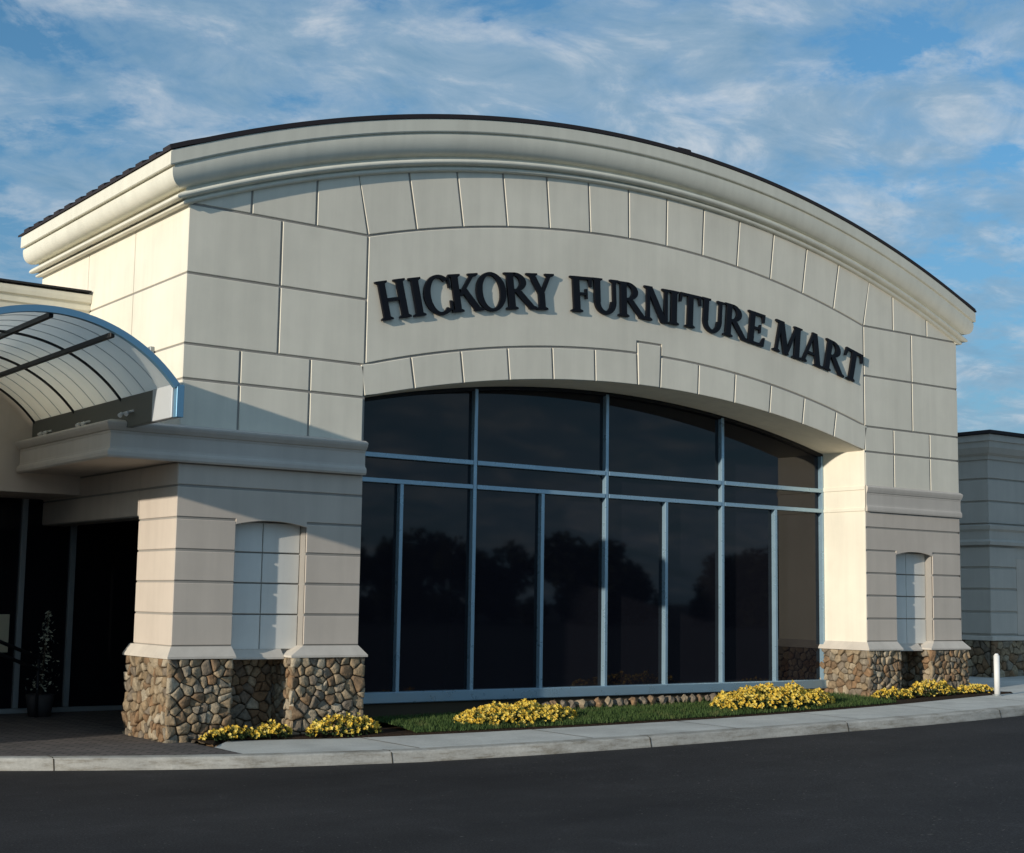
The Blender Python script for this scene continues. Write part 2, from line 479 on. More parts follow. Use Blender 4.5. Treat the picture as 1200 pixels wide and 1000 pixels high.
# --- stone pedestals
def clip(P, a, b):
    """keep the side of polygon P nearer to a than b"""
    mx, my = (a[0]+b[0])/2, (a[1]+b[1])/2; nx, ny = b[0]-a[0], b[1]-a[1]
    out = []
    for i in range(len(P)):
        p, q = P[i-1], P[i]
        dp = (p[0]-mx)*nx+(p[1]-my)*ny; dq = (q[0]-mx)*nx+(q[1]-my)*ny
        if (dp <= 0) != (dq <= 0):
            t = dp/(dp-dq); out.append((p[0]+t*(q[0]-p[0]), p[1]+t*(q[1]-p[1])))
        if dq <= 0: out.append(q)
    return out

def stones(bm, lay, w, h, place, size=.105, proud=.052):
    nx, ny = max(2, round(w/size)), max(2, round(h/size*1.1))
    S = []
    for i in range(nx):
        for j in range(ny):
            S.append(((i+.5+(.25 if j % 2 else -.25)+random.uniform(-.42, .42))*w/nx, (j+.5+random.uniform(-.42, .42))*h/ny))
    S = [q for q in S if random.random() > .10]
    for s in S:
        P = [(0, 0), (w, 0), (w, h), (0, h)]
        for t in S:
            if t is not s and abs(t[0]-s[0]) < size*4.2 and abs(t[1]-s[1]) < size*4.2: P = clip(P, s, t)
        if len(P) < 3: continue
        # subdivide edges a little and round the corners
        Q = []
        for i in range(len(P)):
            p, q = P[i], P[(i+1) % len(P)]
            if math.hypot(q[0]-p[0], q[1]-p[1]) < .012: continue
            for t in (.07, .5, .93): Q.append((p[0]+t*(q[0]-p[0]), p[1]+t*(q[1]-p[1])))
        if len(Q) < 6: continue
        cx = sum(p[0] for p in Q)/len(Q); cy = sum(p[1] for p in Q)/len(Q)
        pr = proud*random.uniform(.4, 1.0)
        tx, ty = random.uniform(-.35, .35), random.uniform(-.35, .35)
        val = random.random()
        rings = []
        for sc, d in ((.92, .0), (.90, .62), (.80, .9), (.45, 1.0)):
            rings.append([bm.verts.new(place(cx+(x-cx)*sc, cy+(y-cy)*sc, -(pr*d + (tx*(x-cx)+ty*(y-cy))*sc*d + random.uniform(-.003, .003)*d))) for x, y in Q])
        cv = bm.verts.new(place(cx, cy, -pr))
        n = len(Q)
        for A, B in zip(rings[:-1], rings[1:]):
            for i in range(n):
                f = bm.faces.new((A[i], A[(i+1) % n], B[(i+1) % n], B[i])); f[lay] = val; f.smooth = True
        for i in range(n):
            f = bm.faces.new((rings[-1][i], rings[-1][(i+1) % n], cv)); f[lay] = val; f.smooth = True

def pedestal(bm, lay, x0, x1, y0, y1, z0=0.0, z1=.95, faces='LFR'):
    box(bm, x0+.06, x1-.06, y0+.06, y1, z0, z1, 1)
    W = x1-x0
    if 'F' in faces: stones(bm, lay, W-.03, z1-z0, lambda u, v, d: (x0+.015+u, y0+.06+d, z0+v))
    if 'L' in faces: stones(bm, lay, y1-y0-.03, z1-z0, lambda u, v, d: (x0+.06+d, y1-u, z0+v))
    if 'R' in faces: stones(bm, lay, y1-y0-.03, z1-z0, lambda u, v, d: (x1-.06-d, y0+.03+u, z0+v))

for dx in (0, DX):
    bm = bmesh.new(); lay = bm.faces.layers.float.new('stone')
    pedestal(bm, lay, 6.08+dx, 6.83+dx, 14.095, 15.28)
    pedestal(bm, lay, 7.47+dx, 8.41+dx, 14.095, 15.05)
    box(bm, 6.80+dx, 7.50+dx, 14.60, 14.8, 0, .93, 1)
    stones(bm, lay, .70, .93, lambda u, v, d: (6.80+dx+u, 14.60+d, v))
    mk('stone_pedestal', bm, [M_STONE, M_MORTAR], building)
    # sloping caps on top
    bm = bmesh.new()
    def cap(x0, x1, y0, y1, xi0, xi1, yi):
        lo = [(x0, y0), (x1, y0), (x1, y1), (x0, y1)]; hi = [(xi0, yi), (xi1, yi), (xi1, y1), (xi0, y1)]
        rings = [[bm.verts.new((x, y, z)) for x, y in L] for L, z in ((lo, .944), (lo, .966), (hi, 1.066))]
        for A, B in zip(rings[:-1], rings[1:]):
            for i in range(4): bm.faces.new((A[i], A[(i+1) % 4], B[(i+1) % 4], B[i]))
        bm.faces.new(rings[0][::-1]); bm.faces.new(rings[-1])
    cap(6.075+dx, 6.83+dx, 14.10, 15.29, XL+dx, 6.82+dx, YF)
    cap(7.47+dx, 8.41+dx, 14.10, 15.05, 7.66+dx, 8.344+dx, YF)
    bx0, bx1 = 6.833+dx, 7.467+dx
    v = [bm.verts.new(p) for p in ((bx0, 14.26, .925), (bx1, 14.26, .925), (bx1, 14.26, .945), (bx0, 14.26, .945), (bx1, 14.345, 1.03), (bx0, 14.345, 1.03))]
    bm.faces.new((v[0], v[1], v[2], v[3])); bm.faces.new((v[3], v[2], v[4], v[5]))
    box(bm, bx0, bx1, 14.262, 14.62, .926, .94)
    mk('pedestal_cap', bm, M_CAP, building)

# --- entablature band
prof = [(0, 2.945), (.045, 2.945), (.058, 2.965), (.058, 3.0), (.05, 3.02), (.028, 3.035), (.022, 3.06), (.022, 3.19), (.03, 3.205), (.03, 3.215),
        (.05, 3.225), (.075, 3.26), (.085, 3.285), (.085, 3.30), (.03, 3.325), (0, 3.33)]
bm = bmesh.new()
XE = 5.42
path = [lambda p, h: (XE-p, 16.95, h), lambda p, h: (XE-p, YF-.02-p, h), lambda p, h: (8.342, YF-.02-p, h)]
def reverse_sweep(bm, path, prof): sweep(bm, path, prof)
sweep(bm, path, prof)
box(bm, XE+.002, XL-.001, YF-.018, 16.95, 2.955, 3.325)
box(bm, 6.2, 8.336, YF-.019, YB, 2.95, 3.325)
mk('entablature', bm, M_BAND, building)
bm = bmesh.new()
path = [lambda p, h: (16.796, YF-.004-p*.45, h), lambda p, h: (XR+p*.45, YF-.004-p*.45, h), lambda p, h: (XR+p*.45, 18.8, h)]
sweep(bm, path, prof)
mk('entablature', bm, M_BAND, building)

# --- cornice
def ell(cx, cz, rx, rz, a0, a1, n):
    return [(cx+rx*math.cos(R(a0+(a1-a0)*i/n)), cz+rz*math.sin(R(a0+(a1-a0)*i/n))) for i in range(n+1)]
cp = [(-.02, -.01)] + ell(.022, .020, .030, .028, -75, 80, 6) + [(.024, .054)] + ell(.052, .098, .050, .038, -80, 80, 7) + [(.034, .142), (.030, .172), (.06, .176)] \
    + ell(.055, .385, .100, .205, -86, 8, 16) + [(.140, .42), (.140, .432), (.168, .440), (.174, .452), (.174, .585), (.166, .598), (-.02, .60)]
PS = 1.72
bm = bmesh.new()
SL = .41                                     # the arc's slope where it meets the side eaves
path = [lambda p, h: (XL-p*PS, 18.8, 5.68+h-SL*max(p, 0)*PS), lambda p, h: (XL-p*PS, YF-p, 5.68+h-SL*max(p, 0)*PS)]
for x in linsp(XL+.06, XR-.06, 72):
    path.append((lambda x: (lambda p, h: (x, YF-p, top_arc(x)+h)))(x))
path += [lambda p, h: (XR+p*PS*.9, YF-p, 5.68+h-SL*max(p, 0)*PS*.9), lambda p, h: (XR+p*PS*.9, 18.8, 5.68+h-SL*max(p, 0)*PS*.9)]
sweep(bm, path, cp)
o = mk('cornice', bm, M_TRIM, building)
# --- roof
def roofz(x): return top_arc(max(XL+.02, min(XR-.02, x))) - SL*max(0, XL-x, x-XR) + .602
bm = bmesh.new()
xs = linsp(XL-.31, XR+.285, 70)
def roof_strip(y0, y1, zoff, th):
    rows = [[bm.verts.new((x, y, roofz(x)+z)) for x in xs] for y, z in ((y0, zoff), (y0, zoff+th), (y1, zoff+th), (y1, zoff))]
    for a, b_ in ((0, 1), (1, 2), (2, 3), (3, 0)):
        for i in range(len(xs)-1):
            bm.faces.new((rows[a][i], rows[a][i+1], rows[b_][i+1], rows[b_][i]))
    bm.faces.new([rows[k][0] for k in range(4)]); bm.faces.new([rows[k][-1] for k in (3, 2, 1, 0)])
roof_strip(YF-.182, 18.9, .0, .024)
y = YF-.165
while y < 18.8:
    roof_strip(y, y+.19, .025, .03)
    y += .37
mk('roof', bm, M_ROOF, building)
bm = bmesh.new()
zz = roofz(13.15)
box(bm, 13.03, 13.27, 14.12, 14.4, zz+.05, zz+.12, 0, .015); box(bm, 13.08, 13.22, 14.16, 14.34, zz+.0, zz+.06)
mk('roof_vent', bm, M_ROOF, building)

# --- the big window
YG = 15.06
bm = bmesh.new()
MX = [XC + k*1.068 for k in range(-3, 4)]
def mull(x, z0, z1, w=.050): box(bm, x-w/2, x+w/2, YG-.07, YG+.03, z0, z1, 0, .004)
for k, x in enumerate(MX):
    full = k in (1, 3, 5)
    mull(x, .48, head(x)-.03 if full else 2.955)
xlim = (8.352, 16.785)
segs = [xlim[0]] + [MX[1], MX[3], MX[5]] + [xlim[1]]
for i in range(4):
    a = segs[i]+(.032 if i else 0); c_ = segs[i+1]-(.032 if i < 3 else 0)
    box(bm, a, c_, YG-.075, YG+.03, 3.25, 3.308, 0, .004)
    box(bm, a, c_, YG-.075, YG+.03, 2.95, 3.005, 0, .004)
box(bm, xlim[0], xlim[1], YG-.11, YG+.03, .36, .49, 0, .01)
mull(xlim[0]+.022, .49, 3.8, .04); mull(xlim[1]-.022, .49, 3.8, .04)
o_win = mk('window', bm, M_FRAME, building)
bm = bmesh.new()
hxs = linsp(8.352, 16.785, 40)
path = [(lambda x: (lambda p, h: (x, YG-.06+p, head(x)-.004+h)))(x) for x in hxs]
sweep(bm, path, [(0, 0), (0, -.045), (.09, -.045), (.09, 0)], closed=True)
def sub(name, bm, mats, parentpart):
    o = mk(name, bm, mats); o.parent = parentpart
    return o
sub('head_frame', bm, M_DARK, o_win)
# panes, each its own sheet of glass
edges = [8.37] + MX + [16.77]
for i in range(8):
    bm = bmesh.new(); box(bm, edges[i]+.02, edges[i+1]-.02, YG, YG+.012, .47, 2.96); sub('pane', bm, M_GLASS, o_win)
big = [8.37, MX[1], MX[3], MX[5], 16.77]
for i in range(4):
    bm = bmesh.new(); box(bm, big[i]+.02, big[i+1]-.02, YG, YG+.012, 3.0, 3.26); sub('pane', bm, M_GLASS, o_win)
    bm = bmesh.new()
    P = [(x, 3.30) for x in (big[i]+.02, big[i+1]-.02)] + [(x, head(x)-.01) for x in linsp(big[i+1]-.02, big[i]+.02, 12)]
    slab(bm, P, lambda u, v, d: (u, YG+d, v), .012, .0005)
    sub('pane', bm, M_GLASS, o_win)
bm = bmesh.new()
box(bm, 8.352, 16.78, YG-.06, YG+.1, 0, .36)
mk('base_wall', bm, M_MORTAR, building)
bm = bmesh.new(); box(bm, 8.3, 16.8, YG+.08, YG+.2, .0, 4.5); box(bm, 8.3, 16.8, YF+.1, YG+.2, 4.44, 4.5)
mk('inner_wall', bm, M_DARK, building)

# ------------------------------------------------------------------ entrance wing
wing = empty('entrance_wing', (3.0, 17.0, 0.1), label='lower stucco entrance wing with dark glass doors under the glazed canopy', cat='building')
bm = bmesh.new()
box(bm, -6, XL-.002, 17.03, 17.4, 2.74, 4.87)
box(bm, -6, XL-.002, 17.42, 18.28, 2.742, 2.9)
box(bm, -6.0, -1.24, 17.05, 18.2, 0, 2.735)
box(bm, -6, XL-.002, 17.4, 30, 4.6, 4.85)
box(bm, -6.01, -5.8, 17.4, 30, 0, 4.6)
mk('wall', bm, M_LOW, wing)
bm = bmesh.new()
box(bm, -6, 2.9, 14.5, 17.02, .93, 3.2)
box(bm, -6.04, 2.94, 14.46, 17.02, 2.95, 3.3, 0, .02)
for k in range(7):
    for z in (1.07, 1.4, 1.725, 2.05, 2.38, 2.71): box(bm, -6+k*1.27+.01, -6+(k+1)*1.27-.01 if k < 6 else 2.9, 14.482, 14.5, z, z+.30)
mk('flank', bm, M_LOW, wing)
bm = bmesh.new(); lay = bm.faces.layers.float.new('stone')
box(bm, -6.0, 2.93, 14.46, 17.02, 0, .929, 1)
stones(bm, lay, 8.9, .93, lambda u, v, d: (-6+u, 14.46+d, v))
stones(bm, lay, 2.5, .93, lambda u, v, d: (2.93-d, 14.48+u, v))
mk('stone_pedestal', bm, [M_STONE, M_MORTAR], wing)
bm = bmesh.new()
wp = [(0, 4.86), (.02, 4.86), (.03, 4.93), (.055, 4.945), (.055, 5.02), (.09, 5.035), (.10, 5.08), (.10, 5.13), (0, 5.15)]
sweep(bm, [lambda p, h: (-6, 17.03-p, h), lambda p, h: (XL-.004, 17.03-p, h)], wp)
mk('parapet', bm, M_TRIM, wing)
bm = bmesh.new()
box(bm, -6, XL-.02, 16.9, 17.45, 5.152, 5.175)
mk('coping', bm, M_DARK, wing)
bm = bmesh.new()
fy = 18.3
for x in (-1.2, .4, 2.0, 3.6, 4.85, 5.92, 6.55, 8.1):
    box(bm, x-.035, x+.035, fy-.05, fy+.05, .18, 2.74, 0, .004)
box(bm, -1.2, 8.1, fy-.055, fy+.05, .12, .178, 0, .004)
sf = mk('storefront', bm, M_GREY, wing)
pxs = (-1.2, .4, 2.0, 3.6, 4.85, 5.92, 6.55, 8.1)
for i in range(7):
    bm = bmesh.new(); box(bm, pxs[i]+.02, pxs[i+1]-.02, fy, fy+.012, .17, 2.74); sub('pane', bm, M_GLASS, sf)
bm = bmesh.new()
box(bm, -1.3, 8.2, fy+.1, fy+.2, 0, 2.9); box(bm, 8.1, 8.3, 15.2, fy+.1, 0, 2.9); box(bm, 6.46, 8.2, 15.3, fy+.1, 2.75, 2.9)
mk('inner_wall', bm, M_DARK, wing)

# ------------------------------------------------------------------ canopy
can = empty('entrance_canopy', (4.35, 15.0, 3.3), label='barrel vaulted translucent canopy with blue metal arch over the entrance', cat='canopy')
CX, CR, CZ = 4.35, 1.56, 2.56
A1 = math.asin((5.56-CX)/CR)
def cpt(a, r=CR): return CX + r*math.sin(a), CZ + r*math.cos(a)
YC0, YC1 = 12.93, 17.0
bm = bmesh.new()
ang = linsp(-A1, A1, 36)
for r, y0, y1 in ((CR+.012, YC0+.04, YC1),):
    rows = [[bm.verts.new((cpt(a, rr)[0], y, cpt(a, rr)[1])) for a in ang] for y, rr in ((y0, r), (y1, r), (y1, r-.012), (y0, r-.012))]
    for a_, b_ in ((0, 1), (1, 2), (2, 3), (3, 0)):
        for i in range(36): bm.faces.new((rows[a_][i], rows[a_][i+1], rows[b_][i+1], rows[b_][i])).smooth = (a_ in (0, 2))
mk('glazing', bm, M_POLY, can)
def archbar(bm, y0, y1, r0, r1, a0=-A1, a1=A1, n=36):
    path = [(lambda a: (lambda p, h: (cpt(a, h)[0], p, cpt(a, h)[1])))(a) for a in linsp(a0, a1, n)]
    sweep(bm, path, [(y0, r0), (y0, r1), (y1, r1), (y1, r0)], closed=True)
bm = bmesh.new()
archbar(bm, YC0, YC0+.06, CR-.03, CR+.03)
box(bm, 5.555, 5.63, YC0, YC0+.07, 3.25, 3.56, 0, .004); box(bm, 3.07, 3.145, YC0, YC0+.07, 3.25, 3.56, 0, .004)
mk('front_arch', bm, M_ARCH, can)
for y in (14.30, 15.65, 16.94):
    bm = bmesh.new(); archbar(bm, y-.008, y+.008, CR-.026, CR-.002); mk('rib', bm, M_DARK, can)
for y in [YC0+.06+i*.3397 for i in range(1, 12)]:
    if min(abs(y-v) for v in (14.30, 15.65, 16.94)) < .1: continue
    bm = bmesh.new(); archbar(bm, y-.005, y+.005, CR-.007, CR-.001); mk('glazing_bar', bm, M_PANEL, can)
for a in (-.385*1.02, 0.0, .385*1.02):
    bm = bmesh.new(); x, z = cpt(a, CR-.05)
    box(bm, x-.02, x+.02, YC0+.06, YC1, z-.015, z+.035, 0, .004); mk('purlin', bm, M_DARK, can)
for s in (-1, 1):
    x = CX + s*1.225
    bm = bmesh.new()
    box(bm, x-.035, x+.035, YC0+.55, YC1, 3.25, 3.562, 0, .005)
    mk('edge_beam', bm, M_BEAM, can)
    bm = bmesh.new()
    box(bm, x-.038, x+.038, YC0+.075, YC0+.545, 3.25, 3.565, 0, .005)
    mk('beam_end_panel', bm, M_PANEL, can)
# twin spotlights on the inner face of the right beam
for y in (14.05, 15.25, 16.45):
    bm = bmesh.new()
    for dy in (-.10, .10):
        tube(bm, (5.53, y+dy*.8, 3.40), (5.48, y+dy*.8-.01, 3.38), .008, 8)
        tube(bm, (5.49, y+dy*.8-.01, 3.385), (5.46, y+dy*.8-.03, 3.36), .018, 12, r2=.024)
    box(bm, 5.525, 5.545, y-.12, y+.12, 3.39, 3.41)
    mk('spotlight', bm, M_LAMP, can)

# small floodlight on the side wall above the canopy
fl = empty('wall_floodlight', (6.14, 15.0, 4.2), label='tiny grey light fixture on the sunlit side wall above the canopy', cat='light')
bm = bmesh.new(); box(bm, 6.10, 6.149, 14.96, 15.04, 4.15, 4.25, 0, .006); mk('bracket', bm, M_GREY, fl)
bm = bmesh.new(); tube(bm, (6.09, 15.0, 4.2), (6.0, 14.98, 4.17), .035, 12, r2=.05); mk('lamp_head', bm, M_GREY, fl)

# ------------------------------------------------------------------ neighbouring building
nb_ = empty('neighbouring_building', (22.2, 16.0, 0.3), label='grey shaded stucco building with dark roof edge beyond the right pier', cat='building')
NX, NY = 22.2, 16.0
bm = bmesh.new()
box(bm, NX+.03, NX+14, NY+.03, NY+16, 0, 4.3)
nf = lambda u, v, d: (u, NY+d, v); ns = lambda u, v, d: (NX+d, u, v)
rz = [1.1, 1.5, 1.9, 2.28, 2.66]
for i in range(4):
    for (a, c) in ((NX, NX+.78), (NX+1.65, NX+3.5), (NX+3.5, NX+7)):
        slab(bm, [(a+.002, rz[i]+.02), (c-.01, rz[i]+.02), (c-.01, rz[i+1]-.02), (a+.002, rz[i+1]-.02)], nf, .028, .006)
    slab(bm, [(NY+.03, rz[i]+.02), (NY+5, rz[i]+.02), (NY+5, rz[i+1]-.02), (NY+.03, rz[i+1]-.02)], ns, .028, .006)
for z0, z1 in ((3.05, 3.45), (3.45, 3.85), (3.85, 4.25)):
    for k in range(6):
        slab(bm, [(NX+.002+k*1.6, z0+.018), (NX+1.6+k*1.6-.036, z0+.018), (NX+1.6+k*1.6-.036, z1-.018), (NX+.002+k*1.6, z1-.018)], nf, .028, .006)
    slab(bm, [(NY+.03, z0+.018), (NY+5, z0+.018), (NY+5, z1-.018), (NY+.03, z1-.018)], ns, .028, .006)
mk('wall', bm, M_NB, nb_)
bm = bmesh.new()
cpn = [(0, 4.2), (.03, 4.2), (.04, 4.26), (.1, 4.3), (.16, 4.4), (.17, 4.5), (.2, 4.51), (.2, 4.62), (0, 4.63)]
sweep(bm, [lambda p, h: (NX-p, NY+16, h), lambda p, h: (NX-p, NY-p, h), lambda p, h: (NX+14, NY-p, h)], cpn)
bp = [(0, 2.68), (.05, 2.68), (.06, 2.74), (.02, 2.78), (.02, 2.92), (.06, 2.96), (.07, 3.02), (0, 3.04)]
sweep(bm, [lambda p, h: (NX-p, NY+16, h), lambda p, h: (NX-p, NY-p, h), lambda p, h: (NX+14, NY-p, h)], bp)
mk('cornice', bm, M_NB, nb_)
bm = bmesh.new(); box(bm, NX-.24, NX+14, NY-.24, NY+16, 4.632, 4.69); mk('roof', bm, M_ROOF, nb_)
bm = bmesh.new(); lay = bm.faces.layers.float.new('stone')
box(bm, NX-.03, NX+14, NY-.03, NY+16, 0, 1.0, 1)
stones(bm, lay, 4.5, 1.0, lambda u, v, d: (NX-.06+u, NY-.03+d, v), .14, .05)
stones(bm, lay, 4.0, 1.0, lambda u, v, d: (NX-.03+d, NY+4-u, v), .14, .05)
mk('stone_pedestal', bm, [M_STONE, M_MORTAR], nb_)
bm = bmesh.new(); box(bm, NX-.09, NX+14, NY-.09, NY+16, 1.002, 1.08, 0, .01); mk('pedestal_cap', bm, M_CAP, nb_)
bm = bmesh.new(); box(bm, NX+.79, NX+1.64, NY+.012, NY+.028, 1.1, 2.45); mk('blind_window', bm, M_LOW, nb_)

# ------------------------------------------------------------------ sign letters
def ring(cx, cy, rx, ry, th, tv, a0, a1, n=20):
    pts_o, pts_i = [], []
    for k in range(n+1):
        a = R(a0 + (a1-a0)*k/n)
        pts_o.append((cx+rx*math.cos(a), cy+ry*math.sin(a)))
        pts_i.append((cx+(rx-th)*math.cos(a), cy+(ry-tv)*math.sin(a)))
    return [[pts_o[k], pts_o[k+1], pts_i[k+1], pts_i[k]] for k in range(n)]
def bar(x0, x1, y0, y1): return [[(x0, y0), (x1, y0), (x1, y1), (x0, y1)]]
def sf_(xc, w, y, up=1):                       # bracketed foot (up=1) or head (up=-1) serif
    return [[(xc-w, y), (xc+w, y), (xc+w, y+.045*up), (xc+w*.55, y+.085*up), (xc-w*.55, y+.085*up), (xc-w, y+.045*up)]]
def stem(xc, t, y0=0, y1=1, f=True, h=True, sw=.17):
    P = bar(xc-t/2, xc+t/2, y0, y1)
    if f: P += sf_(xc, sw, y0, 1)
    if h: P += sf_(xc, sw, y1, -1)
    return P
def diag(xa, ya, xb, yb, t): return [[(xa-t/2, ya), (xa+t/2, ya), (xb+t/2, yb), (xb-t/2, yb)]]
T, t_ = .19, .11
G = {
 'H': (.92, stem(.19, T) + stem(.73, T) + bar(.19, .73, .46, .55)),
 'I': (.40, stem(.20, T)),
 'C': (.90, ring(.50, .5, .46, .53, .19, .085, 48, 312, 30) + [[(.80, .66), (.86, .66), (.84, 1.0), (.79, .93)], [(.80, .34), (.86, .32), (.85, .06), (.79, .08)]]),
 'K': (.96, stem(.19, T) + diag(.30, .42, .74, .96, .12) + sf_(.76, .15, 1, -1) + diag(.80, .03, .42, .60, .20) + sf_(.83, .15, 0, 1)),
 'O': (1.0, ring(.5, .5, .48, .53, .19, .085, 0, 360, 40)),
 'R': (.90, stem(.19, T) + ring(.30, .735, .36, .265, .18, .08, -90, 90, 18) + bar(.19, .30, .92, 1.0) + bar(.19, .32, .47, .55) + diag(.80, .03, .40, .50, .20) + sf_(.82, .12, 0, 1)),
 'Y': (.88, diag(.44, .42, .17, .97, .18) + diag(.44, .42, .73, .97, .11) + sf_(.17, .17, 1, -1) + sf_(.73, .14, 1, -1) + stem(.44, T, 0, .46, True, False)),
 'F': (.74, stem(.19, T) + bar(.19, .66, .92, 1.0) + [[(.60, .72), (.66, .72), (.67, 1.0), (.56, .93)]] + bar(.19, .52, .48, .555) + bar(.47, .52, .38, .66)),
 'U': (.94, stem(.19, T, .32, 1, False, True) + stem(.76, t_, .32, 1, False, True, .14) + ring(.455, .36, .36, .385, .18, .11, 180, 360, 18)),
 'N': (.96, stem(.17, t_, 0, 1, True, True, .14) + stem(.80, t_, 0, 1, False, True, .14) + diag(.75, -.02, .19, 1.0, .21)),
 'T': (.84, stem(.42, T, 0, .98, True, False) + bar(.05, .79, .92, 1.0) + [[(.03, .72), (.09, .72), (.14, .93), (.05, 1.0)], [(.75, .72), (.81, .72), (.79, 1.0), (.70, .93)]]),
 'E': (.78, stem(.19, T) + bar(.19, .66, .92, 1.0) + [[(.60, .74), (.66, .74), (.67, 1.0), (.56, .93)]] + bar(.19, .54, .48, .555) + bar(.49, .54, .39, .65) + bar(.19, .68, 0, .08) + [[(.56, .07), (.69, 0), (.72, .28), (.66, .28)]]),
 'M': (1.16, diag(.16, 0, .22, 1, .10) + sf_(.16, .14, 0, 1) + sf_(.19, .15, 1, -1) + diag(.56, 0, .26, 1.0, .19) + diag(.56, 0, .88, 1, .10) + diag(.98, 0, .92, 1, .19) + sf_(.98, .17, 0, 1) + sf_(.93, .16, 1, -1)),
 'A': (1.0, diag(.17, .02, .48, 1.02, .10) + diag(.80, .02, .50, 1.02, .20) + sf_(.17, .14, 0, 1) + sf_(.81, .17, 0, 1) + bar(.28, .70, .30, .38)),
}
sign = empty('wall_sign', (XC, YF, 5.2), label='black raised serif letters HICKORY FURNITURE MART curving across the stucco', cat='sign')
LET = [('H', 8.663, .40, 4.983), ('I', 8.984, .185, 5.056), ('C', 9.271, .40, 5.115), ('K', 9.663, .43, 5.199), ('O', 10.035, .43, 5.26), ('R', 10.457, .43, 5.329), ('Y', 10.79, .41, 5.365),
 ('F', 11.44, .38, 5.42), ('U', 11.822, .44, 5.445), ('R', 12.255, .44, 5.455), ('N', 12.694, .45, 5.455), ('I', 12.995, .19, 5.453), ('T', 13.287, .40, 5.448), ('U', 13.702, .42, 5.43),
 ('R', 14.13, .43, 5.405), ('E', 14.54, .37, 5.36), ('M', 15.16, .56, 5.28), ('A', 15.663, .46, 5.205), ('R', 16.12, .43, 5.13), ('T', 16.51, .40, 5.055)]
CAPH = .452
for ch, xm, w, zm in LET:
    gw, polys = G[ch]
    th = math.asin((xm-12.62)/16.0)
    sx, sz = w/gw*1.06, CAPH
    bm = bmesh.new()
    for k, P in enumerate(polys):
        eps = (k % 9)*.0004
        def pl(u, v, d):
            a, c_ = (u-gw/2)*sx, (v-.5)*sz
            return (xm + a*math.cos(th) + c_*math.sin(th), YF-.042+eps+d, zm - a*math.sin(th) + c_*math.cos(th))
        Pc = ccw(P)
        f0 = [bm.verts.new(pl(u, v, 0)) for u, v in Pc]; f1 = [bm.verts.new(pl(u, v, .034)) for u, v in Pc]
        bm.faces.new(f0); bm.faces.new(f1[::-1])
        for i in range(len(Pc)):
            j = (i+1) % len(Pc); bm.faces.new((f1[i], f1[j], f0[j], f0[i]))
    mk('letter', bm, M_LETTER, sign)

# ------------------------------------------------------------------ ground
def slope(x): return .018*max(0, min(x, 30)-8)
gw_ = lambda x: .11 + slope(x)
def sheet(name, pts_rows, m, kind='structure', **kw):
    bm = bmesh.new()
    rows = [[bm.verts.new(p) for p in r] for r in pts_rows]
    for a, b_ in zip(rows[:-1], rows[1:]):
        for i in range(len(a)-1): bm.faces.new((a[i], a[i+1], b_[i+1], b_[i]))
    return mk(name, bm, m, kind=kind, **kw)
xs = [-400, -100, -20, 8, 12, 16, 20, 25, 30, 60, 400]
sheet('road', [[(x, y, slope(x)) for x in xs] for y in (-400, -60, 0, 10, 20, 40, 400)], M_ASPH)

BRK = [(-30, 16.6), (-6, 16.2), (-1, 15.6), (2, 14.72), (4.28, 13.6), (4.93, 13.22), (5.6, 12.92), (6.34, 12.68), (7.48, 12.48), (8.66, 12.27), (9.99, 12.09), (11.69, 12.0), (13.63, 11.93), (15.37, 11.88), (17.3, 12.0), (20, 12.3), (25, 12.9), (40, 14.4), (80, 18)]
def inter(L, x):
    for (a, b_), (c_, d) in zip(L[:-1], L[1:]):
        if a <= x <= c_: return b_ + (d-b_)*(x-a)/(c_-a)
    return L[-1][1]
def smooth_brk(x): return sum(inter(BRK, max(-30, min(80, x+dx))) for dx in (-.8, -.4, 0, .4, .8))/5
KX = [-30, -15, -6] + [round(-1+i*.35, 3) for i in range(75)] + [26, 30, 40, 60, 80]
# kerb: rounded nose, gutter face, flat top
bm = bmesh.new()
path = []
for x in KX:
    yb = smooth_brk(x)
    path.append((lambda x, yb: (lambda p, h: (x, yb+p, slope(x)+h)))(x, yb))
sweep(bm, path, [(-.045, -.05), (-.045, .012), (-.022, .095), (-.01, .108), (.012, .113), (.15, .113), (.15, -.05)])
mk('kerb', bm, M_KERB, kind='structure')
# gutter staining strip is part of asphalt; walk and pavers behind the kerb
FAR = [(6.5, 14.1), (8.13, 13.68), (9.44, 13.43), (10.77, 13.25), (12.71, 13.08), (14.71, 13.06), (16.39, 13.18), (18.41, 13.42), (19.36, 13.5)]
wx = [6.35 + i*.4 for i in range(38)] + [22, 26, 30, 40, 60, 80]
rows = [[(x, smooth_brk(x)+.152, gw_(x)) for x in wx], [(x, (inter(FAR, x)+.02) if x < 19.3 else 40, gw_(x)+.004) for x in wx]]
sheet('pavement', rows, M_CONC)
